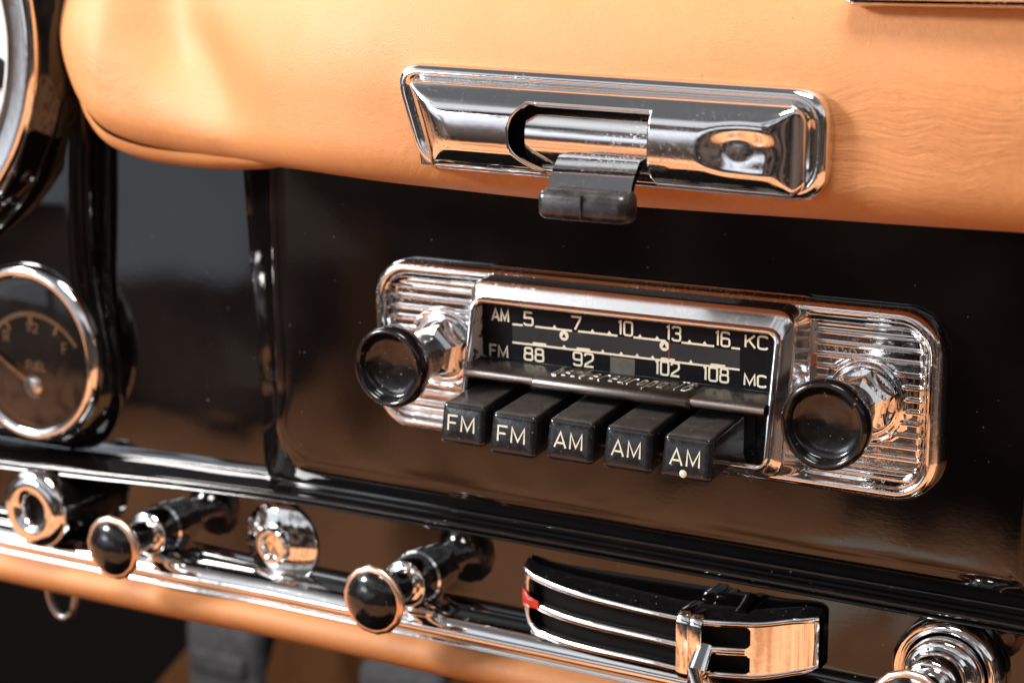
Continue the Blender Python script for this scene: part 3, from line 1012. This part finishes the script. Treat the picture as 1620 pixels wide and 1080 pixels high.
def plate_loop(off):
    """trapezoid with rounded corners"""
    pts = [(-58.5, -14.6), (65.2, -14.6), (65.2, 14.8), (-69.0, 15.4)]
    rad = [11.0, 10.0, 11.0, 7.0]
    n = 4
    out = []
    # offset the polygon inward
    ed = []
    for i in range(n):
        p, q = Vector(pts[i]), Vector(pts[(i + 1) % n])
        d = (q - p).normalized()
        nn = Vector((-d.y, d.x))
        ed.append((p + nn * off, d))
    cor = []
    for i in range(n):
        (p, d), (q, e) = ed[i - 1], ed[i]
        t = ((q - p).x * e.y - (q - p).y * e.x) / (d.x * e.y - d.y * e.x)
        cor.append((p + d * t, d, e))
    for (cpt, d, e), r_ in zip(cor, rad):
        r_ = max(0.8, r_ - off * 0.7)
        ang = math.acos(max(-1, min(1, (-d).dot(e))))
        tl = r_ / math.tan(ang / 2)
        a = cpt - d * tl
        b = cpt + e * tl
        for k in range(9):
            t = k / 8.0
            out.append(tuple((1 - t) ** 2 * a + 2 * t * (1 - t) * cpt + t * t * b))
    return out


pl = MB()
pl.loops([[hp(a, y, b) for a, b in plate_loop(off)] for off, y in ((0.6, -40.0), (0.0, -44.6), (0.1, -46.6), (0.6, -48.2), (1.4, -49.2), (2.4, -49.6), (3.2, -49.3), (3.9, -48.5), (4.5, -47.9), (7.0, -47.6))])
part('surround', pl, M_CHROME_LID, hnd, angle=50)

DA0, DA1, DB0, DB1 = -63.5, 60.5, -13.8, 11.4


def smin(p, q, k):
    h = max(0.0, min(1.0, 0.5 + 0.5 * (q - p) / k))
    return q + (p - q) * h - k * h * (1 - h)


def dome_y(a, b, shrink=0.0):
    """half-barrel lid with hipped ends: a short cut at the left, a longer scooped one at the right"""
    v = max(-1.0, min(1.0, (b - (DB0 + DB1) / 2) / ((DB1 - DB0) / 2)))
    fv = max(0.0, 1 - abs(v) ** 2.3) ** 0.55
    el_ = max(0.0, min(1.0, (a - DA0 - 0.35 * (DB1 - b) * 0.5) / 17.0))
    er_ = max(0.0, min(1.0, (DA1 - a) / 20.0))
    fl_ = (1 - (1 - el_) ** 2.0) ** 0.75
    # scoop: a round hollow in the right end
    fr_ = (1 - (1 - er_) ** 2.4) ** 0.6
    hd = math.hypot((a - 44.0) / 12.5, (b + 1.6) / 8.6)
    sc = 0.12 * (1 - ss(0.25, 1.0, hd))
    f = smin(smin(fv, fl_, 0.10), fr_, 0.16) - sc
    d = rr_sdf(a, b, DA0, DA1, DB0, DB1, 7.0)
    fs = math.sqrt(max(0.0, 1 - (1 - max(0.0, min(1.0, d / 5.0))) ** 2))
    return -47.2 - (11.5 - shrink) * smin(f, fs, 0.06)


def cut_left(b):
    return -24.0 + 4.6 * abs((b + 2.0) / 9.0) ** 2.4 + (2.0 if b < -2 else 0) * ((b + 2) / 9.0) ** 2


def in_cut(a, b):
    # window in the lid: curved left side, straight right side
    left = cut_left(b)
    return (b < 7.0) and (a > left) and (a < 18.5)


lid = MB()
na, nb_ = 237, 61
def lid_pt(i, j):
    # dense rows near the ends
    s_ = -1 + 2 * i / (na - 1.0)
    v = math.sin(math.pi / 2 * (-1 + 2 * j / (nb_ - 1.0)))
    u = s_
    a = (DA0 + DA1) / 2 + (DA1 - DA0) / 2 * u
    # left edge leans like the surround
    b = (DB0 + DB1) / 2 + (DB1 - DB0) / 2 * v
    lean = 4.5 * ss(0.2, -1.0, u) * (0.5 - v / 2)
    return (a + lean, b, dome_y(a, b))
pts_ = [lid_pt(i, j) for i in range(na) for j in range(nb_)]
fs_ = []
for i in range(na - 1):
    for j in range(nb_ - 1):
        q = (i * nb_ + j, (i + 1) * nb_ + j, (i + 1) * nb_ + j + 1, i * nb_ + j + 1)
        ca = sum(pts_[k][0] for k in q) / 4
        cb = sum(pts_[k][1] for k in q) / 4
        if not in_cut(ca, cb):
            fs_.append(q)
# pull the rim of the window onto its exact outline
used = {}
for f in fs_:
    for k in f:
        used[k] = used.get(k, 0) + 1
newp = list(pts_)
for k, (a, b, y) in enumerate(pts_):
    i, j = divmod(k, nb_)
    if used.get(k, 0) and used[k] < 4 and 0 < i < na - 1 and 0 < j < nb_ - 1:
        left = cut_left(b)
        if abs(a - left) < 2.5 and a < 5:
            newp[k] = (left, b, dome_y(left, b))
        elif abs(b - 7.0) < 1.2 and left < a < 18.5:
            newp[k] = (a, 7.0, dome_y(a, 7.0))
        elif abs(a - 18.5) < 1.0:
            newp[k] = (18.5, b, dome_y(18.5, b))
lid.add([hp(a, y, b) for a, b, y in newp], fs_)
lido = part('lid', lid, M_CHROME_LID, hnd, angle=60)
sol = lido.modifiers.new('thickness', 'SOLIDIFY')
sol.thickness = 0.0012
sol.offset = -1.0
# make sure the sheet thickens inwards
if lido.data.polygons[len(lido.data.polygons) // 2].normal.y > 0:
    sol.offset = 1.0

dr = MB()
def drum_pt(i, j):
    a = -20.5 + 41.0 * i / 40.0
    v = -1 + 2 * j / 40.0
    ang = math.pi / 2 * v
    b = -2.0 + 9.6 * math.sin(ang)
    return hp(a, -46.5 - 8.0 * math.cos(ang), b)
dr.grid(drum_pt, 41, 41)
part('drum', dr, chrome('brushed_chrome', 0.10, 0.6), hnd)
wl = MB()
wl.box(-30, -15.5, -49.5, -47.6, 68.5, 86)
part('pocket_wall', wl, M_BLACK, hnd)
tb = MB()
TBP = [(-53.0, 72.6), (-55.5, 71.2), (-58.5, 69.6), (-61.5, 67.6), (-63.0, 65.4)]
tbx = [-3.4 + 24.8 * k / 10 for k in range(11)]
tb.grid(lambda i, j: (tbx[i] - 0.24 * (TBP[j][0] + 63), TBP[j][0], TBP[j][1]), 11, len(TBP))
tb.grid(lambda i, j: (tbx[i] - 0.24 * (TBP[j][0] + 63), TBP[j][0] + 1.2, TBP[j][1] - 1.6), 11, len(TBP))
lev = part('lever_blade', tb, M_CHROME_LID, hnd)
rb = MB().hexa([(-4.2, -69.0, 57.6), (22.6, -69.0, 57.6), (22.8, -68.4, 65.2), (-4.4, -68.4, 65.5), (-3.8, -59.0, 57.0), (22.2, -59.0, 57.0), (22.2, -59.0, 66.0), (-3.8, -59.0, 66.4)], 2.6, 5)
rb.box(9.6, 9.9, -69.25, -66, 58.6, 64.6)
part('finger_tab', rb, M_RUBBER, lev, angle=60)

# chrome edged bar at the upper right of the pad
brt = thing('chrome_bar', 'dull chrome bar on top of the tan pad at the upper right', 'trim', (110, -38, 114))
cb = MB()
cb.loops([[(x, y, z) for x, z in rrect(70.5, 190, 113.6, 130, 3.2, off, 8)] for off, y in ((0.4, -30.0), (0.0, -42.0), (0.3, -43.6), (1.0, -44.4), (2.2, -44.8), (3.0, -44.4))], False, True)
part('bar_body', cb, M_CHROME_WORN, brt)

# ================================================================== GAUGES
fg = thing('fuel_gauge', 'round chrome rimmed fuel gauge with black face and gilt needle', 'gauge', (-259, 0, -54))
GC = (-259.0, -0.5, -20.5)
gb = MB().lathe([(33.9, -1), (33.9, 0.9), (33.4, 2.2), (32.2, 3.3), (31.0, 3.7), (30.0, 3.4), (29.0, 2.7), (27.6, 1.2), (27.2, 0.5)], GC, seg=96)
part('bezel', gb, M_CHROME_BLUR, fg, angle=55)
gfy = GC[1] - 0.6
gf = MB().lathe([(27.8, 0.6), (0.01, 0.6)], GC, seg=64)
gface = part('dial_face', gf, flat('gauge_black', (0.058, 0.058, 0.056), 0.45, 0, 0.3, 60, 0.1), fg)
hub = (-257.6, -32.6)
mk = MB()
Yg = gfy - 0.15
for a0, a1 in ((38, 150),):
    pts = [(hub[0] + 27.0 * math.cos(R(a)), hub[1] + 27.0 * math.sin(R(a))) for a in frange(a0, a1, 4)]
    mk.ribbon(pts, 1.8, Yg)
for a in (92, 62, 120, 142):
    c_, s_ = math.cos(R(a)), math.sin(R(a))
    mk.ribbon([(hub[0] + 22.8 * c_, hub[1] + 22.8 * s_), (hub[0] + 26.4 * c_, hub[1] + 26.4 * s_)], 2.2 if a == 92 else 1.5, Yg - 0.02)
write(mk, '1/2', -260.6, -12.4, 3.2, 0.55, Yg, 5.6, 0.1)
write(mk, 'F', -243.2, -19.2, 4.0, 0.75, Yg)
write(mk, 'R', -272.5, -17.4, 4.0, 0.75, Yg)
write(mk, 'FUEL', -261.4, -26.8, 3.2, 0.6, Yg, 9.2)
part('dial_markings', mk, M_GOLD, gface, smooth=False)
nd = MB()
nq = [(-258.2, -33.3), (-257.2, -31.9), (-281.4, -18.6), (-282.0, -19.6)]
nd.hexa([(x, Yg - 1.6, z) for x, z in nq] + [(x, Yg - 1.0, z) for x, z in nq])
needle = part('needle', nd, M_GOLD, fg)
hb = MB().lathe([(4.6, 0.8), (4.6, 1.9), (4.0, 2.6), (2.3, 3.0), (0.01, 3.1)], (hub[0], gfy + 0.6, hub[1]), seg=40)
part('hub_cap', hb, chrome('satin_chrome', 0.28, 0.2), needle)
gg = MB().lathe([(28.8, 2.8), (24, 3.4), (16, 4.0), (8, 4.3), (0.01, 4.4)], GC, seg=64)
part('glass', gg, M_GLASS, fg)

sg = thing('speedometer', 'large round instrument with window glare painted as a white face, chrome rim beside the tan pad', 'gauge', (-314, -4, 20))
SCN = (-314.0, -2.0, 95.0)
sb = MB().lathe([(84, -14), (84, -2), (82.5, 4), (78.5, 8), (77.8, 9.5)], SCN, seg=120)
part('black_collar', sb, M_PAINT, sg, angle=60)
sb = MB().lathe([(77.8, 7), (77.6, 10), (76.2, 12.2), (74.6, 12.6), (73.4, 11.6), (72.6, 10), (66, 9.2), (61.0, 8.4), (59.0, 6.0), (58.4, 2.0)], SCN, seg=120)
part('bezel', sb, M_CHROME_BLUR, sg, angle=55)
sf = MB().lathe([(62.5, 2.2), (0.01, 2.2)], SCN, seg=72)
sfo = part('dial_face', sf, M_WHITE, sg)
sn = MB().lathe([(6.0, 2.6), (6.0, 4.5), (4.5, 5.2), (0.01, 5.4)], (SCN[0] + 50, SCN[1], SCN[2] - 12), seg=30)
part('reset_button', sn, M_BLACK, sg)

# ================================================================== SWITCHES
ig = thing('ignition_lock', 'black barrel ignition lock with dished chrome ring and key hole', 'lock', (-244, 0, -75))
IC = (-246.5, 0, -75.0)
ib = MB().lathe([(14.0, -2), (13.8, 6), (13.2, 14), (12.9, 15.0)], IC, seg=64)
part('barrel', ib, M_PAINT, ig)
ir = MB().lathe([(13.4, 14.4), (14.6, 15.2), (14.7, 16.4), (13.8, 17.8), (11.6, 18.9), (9.2, 19.3), (7.2, 19.0), (6.0, 18.0), (5.5, 16.6), (5.2, 14.0)], IC, seg=64)
iro = part('lock_ring', ir, M_CHROME_BLUR, ig, angle=50)
ik = MB().lathe([(5.3, 14.4), (3.0, 14.2), (0.01, 14.2)], IC, seg=32)
part('key_hole', ik, M_BLACK, iro)

PG = 'black capped pull switches along the lower panel'


def pull_switch(loc, label):
    t = thing('pull_switch', label, 'switch', loc, PG)
    x, y, z = loc
    cl = MB().lathe([(8.9, -1), (8.9, 1.2), (8.2, 1.8), (8.2, 9.2), (7.8, 10.3), (6.9, 10.9), (4.4, 11.2)], loc, seg=56)
    part('collar', cl, M_CHROME_BLUR, t, angle=45)
    st = MB().lathe([(5.8, 9), (5.5, 15), (5.7, 20), (7.6, 24.3), (10.0, 25.8)], loc, seg=48)
    part('stem', st, M_CHROME_BLUR, t, angle=60)
    rm = MB().lathe([(9.6, 25.2), (11.4, 26.5), (11.7, 27.5), (11.2, 28.4), (10.2, 28.8), (9.6, 28.6)], loc, seg=14)
    part('rim', rm, M_COPPER, t, angle=50)
    cp = MB().lathe([(10.0, 28.3), (9.1, 29.7), (6.9, 31.1), (3.8, 32.1), (0.01, 32.5)], loc, seg=48)
    part('cap', cp, M_KNOB, t)
    return t


def copy_tree(o, parent=None):
    c_ = o.copy()
    COL.objects.link(c_)
    c_.parent = parent
    for ch_ in [q for q in bpy.data.objects if q.parent == o and q != c_]:
        copy_tree(ch_, c_)
    return c_


sw1 = pull_switch((-199.5, 0.5, -79.0), 'pull switch with black domed cap next to the ignition lock, leftmost of its kind')
for loc, label in (((-88.6, 0.5, -78.4), 'pull switch with black domed cap between the chrome cone and the heater slide'),
                   ((92.8, -7.5, -74.5), 'pull switch in a chrome cup at the lower right corner')):
    c_ = copy_tree(sw1)
    c_.location = Vector(loc) * MM
    c_['base'] = loc
    c_['label'] = label
    last = c_
# the right-hand one sits in a chrome cup
cupx = (92.8, 0.0, -75.4)
ring = thing('chrome_cup', 'round chrome cup on the black panel around the lower right pull switch', 'escutcheon', cupx)
rc = MB().lathe([(16.0, -1), (16.3, 2.0), (15.9, 4.2), (14.6, 5.4), (13.2, 5.2), (12.3, 3.8), (12.0, 2.0), (11.6, 1.0)], cupx, seg=72)
part('outer_ring', rc, M_CHROME, ring, angle=50)
rc = MB().lathe([(11.7, 0.6), (11.6, 6.0), (11.2, 7.4), (10.2, 8.3), (8.6, 8.7)], cupx, seg=64)
part('inner_step', rc, M_CHROME, ring, angle=50)

co = thing('chrome_cone', 'shallow chrome cone escutcheon with hollow centre nut between two pull switches', 'escutcheon', (-146.0, 0, -76.5))
CC = (-146.6, 0.8, -76.4)
cm = MB().lathe([(15.2, -0.6), (15.3, 0.1), (14.9, 0.7), (6.8, 3.2), (6.2, 3.4)], CC, seg=72)
part('cone', cm, M_CHROME_BLUR, co, angle=40)
cm = MB().lathe([(6.2, 3.2), (6.6, 3.8), (6.5, 5.6), (5.7, 6.4), (4.6, 6.4), (4.1, 5.8), (3.9, 4.4), (0.01, 4.2)], CC, seg=48)
part('centre_nut', cm, M_CHROME_BLUR, co, angle=45)

# ------------------------------------------------------------------ heater slide
hs_t = thing('heater_slide', 'long bowed chrome heater control with two slots and a red end mark', 'heater control', (4, 0, -86))
PLAN = [(-45.5, -3.0), (-44.6, -6.5), (-42.6, -9.4), (-38.0, -12.6), (-25.0, -18.4), (-8.0, -23.8), (10.0, -27.4), (24.0, -28.6), (36.0, -26.4), (46.0, -21.4), (53.0, -15.6), (55.2, -11.0), (55.6, -5.0)]
NP = 70


def plan(u):
    x, y = catmull([(p[0], p[1]) for p in PLAN], u)
    return [x + 0.286 * y, y * 0.45]


def sag(x):
    return interp([(-48, 0.7), (-41, 2.6), (-14, 5.2), (14, 6.6), (36, 5.0), (52, 2.2)], x)


def zt_(x):
    return -62.9 - 2.7 * ss(20, -44, x) - 0.4 * ss(25, 55, x) - sag(x)


def zb_(x):
    return interp([(-46, -80.5), (-43.5, -84.5), (-38.5, -86.0), (10, -82.6), (36, -82.6), (50, -81.6), (55.5, -80.4)], x) - 0.8 * sag(x)


def rail(z0, z1, u0, u1, thick=2.2, n=60, rr_=0.9):
    """a bowed chrome strip between heights z0(x)..z1(x), rounded front"""
    mb = MB()
    pr = [(3.0, 1.0), (0.5, 1.0), (0.12, 0.86), (0.0, 0.6), (-0.05, 0.5), (0.0, 0.4), (0.12, 0.14), (0.5, 0.0), (3.0, 0.0)]

    def pt(i, j):
        u = u0 + (u1 - u0) * i / (n - 1.0)
        x, y = plan(u)
        a, b = z0(x), z1(x)
        d, t = pr[j]
        return (x, y + d, a + (b - a) * t)
    return mb.grid(pt, n, len(pr))


tp = MB()
def top_pt(i, j):
    x, y = plan(i / (NP - 1.0))
    t = j / 8.0
    e = 1 - (1 - min(1, t * 3)) ** 2
    dp = min(1.5 - y - 0.3, 12.0 * math.sin(math.pi * (0.06 + 0.88 * i / (NP - 1.0))) ** 0.7)
    return (x, y + 0.3 + dp * t, zt_(x) + 0.1 + 1.8 * math.sin(math.pi / 2 * t) - 4.0 * max(0, t - 0.7) ** 2 / 0.09)
tp.grid(top_pt, NP, 9)
def bot_pt(i, j):
    x, y = plan(i / (NP - 1.0))
    return (x, y + 0.3 + (1.5 - y) * j / 4.0, zb_(x) - 0.1)
tp.grid(bot_pt, NP, 5)
part('body_shell', tp, M_KNOB, hs_t, angle=60)
ins = MB()
ins.grid(lambda i, j: (lambda p: (p[0], min(p[1] + 4.2, 0.4), zb_(p[0]) + 0.2 + (zt_(p[0]) - zb_(p[0]) - 0.4) * j / 3.0))(plan(0.05 + 0.9 * i / 49.0)), 50, 4)
part('slot_lining', ins, flat('slot_black', (0.006, 0.0055, 0.005), 0.7), hs_t)
UA, UB = 0.235, 0.655
part('rail', rail(lambda x: zt_(x) - 2.1, zt_, 0.02, 0.98), M_CHROME, hs_t, angle=50)
zm = lambda x: (zt_(x) + zb_(x)) / 2 - 0.4
part('rail', rail(lambda x: zm(x) - 1.1, lambda x: zm(x) + 1.2, UA - 0.03, UB + 0.05), M_CHROME, hs_t, angle=50)
part('rail', rail(zb_, lambda x: zb_(x) + 2.1, 0.02, 0.98), M_CHROME, hs_t, angle=50)


def end_cap(u0, u1, inner_right):
    """solid chrome end with the rounded ends of the two slots left open"""
    mb = MB()
    n, mrow = 110, 70

    def pt(i, j):
        u = u0 + (u1 - u0) * i / (n - 1.0)
        x, y = plan(u)
        z = zb_(x) + 0.6 + (zt_(x) - zb_(x) - 1.2) * j / (mrow - 1.0)
        return (x, y + 0.15, z)
    vs = [pt(i, j) for i in range(n) for j in range(mrow)]
    xe = plan(u0 if inner_right else u1)[0]
    fs = []
    for i in range(n - 1):
        for j in range(mrow - 1):
            q = (i * mrow + j, (i + 1) * mrow + j, (i + 1) * mrow + j + 1, i * mrow + j + 1)
            cx_ = sum(vs[k][0] for k in q) / 4
            cz_ = sum(vs[k][2] for k in q) / 4
            hole = False
            for s0, s1 in ((zm(cx_) + 1.0, zt_(cx_) - 1.7), (zb_(cx_) + 1.8, zm(cx_) - 0.9)):
                hgt = (s1 - s0)
                depth = 10.5 if inner_right else 1.0
                dx = (cx_ - xe) if inner_right else (xe - cx_)
                rr_ = 2.2
                if s0 < cz_ < s1 and dx < depth:
                    ex = max(0, dx - (depth - rr_))
                    ez = max(0, abs(cz_ - (s0 + s1) / 2) - (hgt / 2 - rr_))
                    if math.hypot(ex, ez) < rr_:
                        hole = True
            if not hole:
                fs.append(q)
    mb.add(vs, fs)
    return mb


part('end_plate', end_cap(UB - 0.01, 0.985, True), M_CHROME, hs_t, angle=50)
part('end_plate', end_cap(0.03, UA, False), M_CHROME, hs_t, angle=50)
rd = MB()
def red_pt(i, j):
    u = 0.125 + 0.15 * i / 15.0
    x, y = plan(u)
    t = j / 8.0
    h_ = 6.6 * (1 - 0.6 * i / 15.0)
    z = -76.6 - 0.07 * i - h_ / 2 + h_ * t
    return (x - 0.2, y - 0.45 - 0.8 * math.sin(math.pi * t) * math.sin(math.pi * min(1, (i + 2) / 17.0)), z)
rd.grid(red_pt, 16, 9)
part('red_mark', rd, M_RED, hs_t)
# sliding collar with its finger lever
sl = MB()
for (xa_, xb_, g) in ((13.2, 17.0, 1.5), (17.0, 21.1, 0.9)):
    lps = []
    for x, gg_ in ((xa_, g - 0.5), (xa_ + 0.5, g), (xb_ - 0.5, g), (xb_, g - 0.5)):
        yy = -13.2
        lps.append([(x, y, z) for y, z in rrect(yy - g, 0.0, -88.6 - gg_, -69.0 + gg_, 3.6, 0, 6)])
    sl.loops(lps, True, True)
slo = part('slider', sl, M_CHROME, hs_t, angle=45)
fl = MB()
fl.tube([(21.2, -10.5, -78.5), (21.2, -15.5, -84.5), (20.4, -17.5, -89.7), (19.4, -19, -97.7), (19, -19.5, -105)], [3.0, 3.4, 3.4, 3.6, 3.8], 16)
part('finger_lever', fl, M_CHROME, slo)
ft = MB()
ft.tube([(31, 2.0, -68.0), (31, -3, -68.2), (31, -6, -69.5)], [4.2, 3.0, 3.4], 14)
part('mounting_post', ft, M_PAINT, hs_t)

# ring hanging under the dash
rg = thing('pull_ring', 'dull ring handle hanging below the tan roll at the lower left', 'handle', (-250, 0, -110))
rgm = MB()
rgm.tube([(-250 + 7.0 * math.cos(R(a)), -2, -110.5 + 12.0 * math.sin(R(a))) for a in range(0, 361, 12)], 1.5, 12)
part('ring_loop', rgm, chrome('grey_metal', 0.35, 0.5, (0.30, 0.29, 0.30)), rg)

# ------------------------------------------------------------------ footwell
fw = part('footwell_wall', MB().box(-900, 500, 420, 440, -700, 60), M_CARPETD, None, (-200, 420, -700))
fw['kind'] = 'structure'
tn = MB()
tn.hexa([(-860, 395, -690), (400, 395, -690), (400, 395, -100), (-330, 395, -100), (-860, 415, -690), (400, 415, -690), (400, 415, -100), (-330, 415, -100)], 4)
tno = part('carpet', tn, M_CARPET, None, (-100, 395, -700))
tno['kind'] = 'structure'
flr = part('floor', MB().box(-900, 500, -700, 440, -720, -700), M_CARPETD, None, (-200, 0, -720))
flr['kind'] = 'structure'
PD = 'rubber faced pedals under the dashboard'
for x0, x1, zt, label in ((-455, -401, -258, 'grey rubber pedal seen blurred below the tan roll, the left one'), (-332, -276, -262, 'dark pedal seen blurred below the tan roll, the right one')):
    pd = thing('pedal', label, 'pedal', ((x0 + x1) / 2, 300, -420), PD)
    pm = MB().box(x0, x1, 300, 316, -420, zt, 9)
    for k in range(6):
        pm.box(x0 + 7, x1 - 7, 297, 304, -410 + k * 24, -397 + k * 24, 2.5)
    part('pedal_pad', pm, M_PEDAL, pd)
    pa = MB().tube([((x0 + x1) / 2, 316, -330), ((x0 + x1) / 2, 370, -230), ((x0 + x1) / 2, 385, -120)], 9, 14)
    part('pedal_arm', pa, M_BLACK, pd)
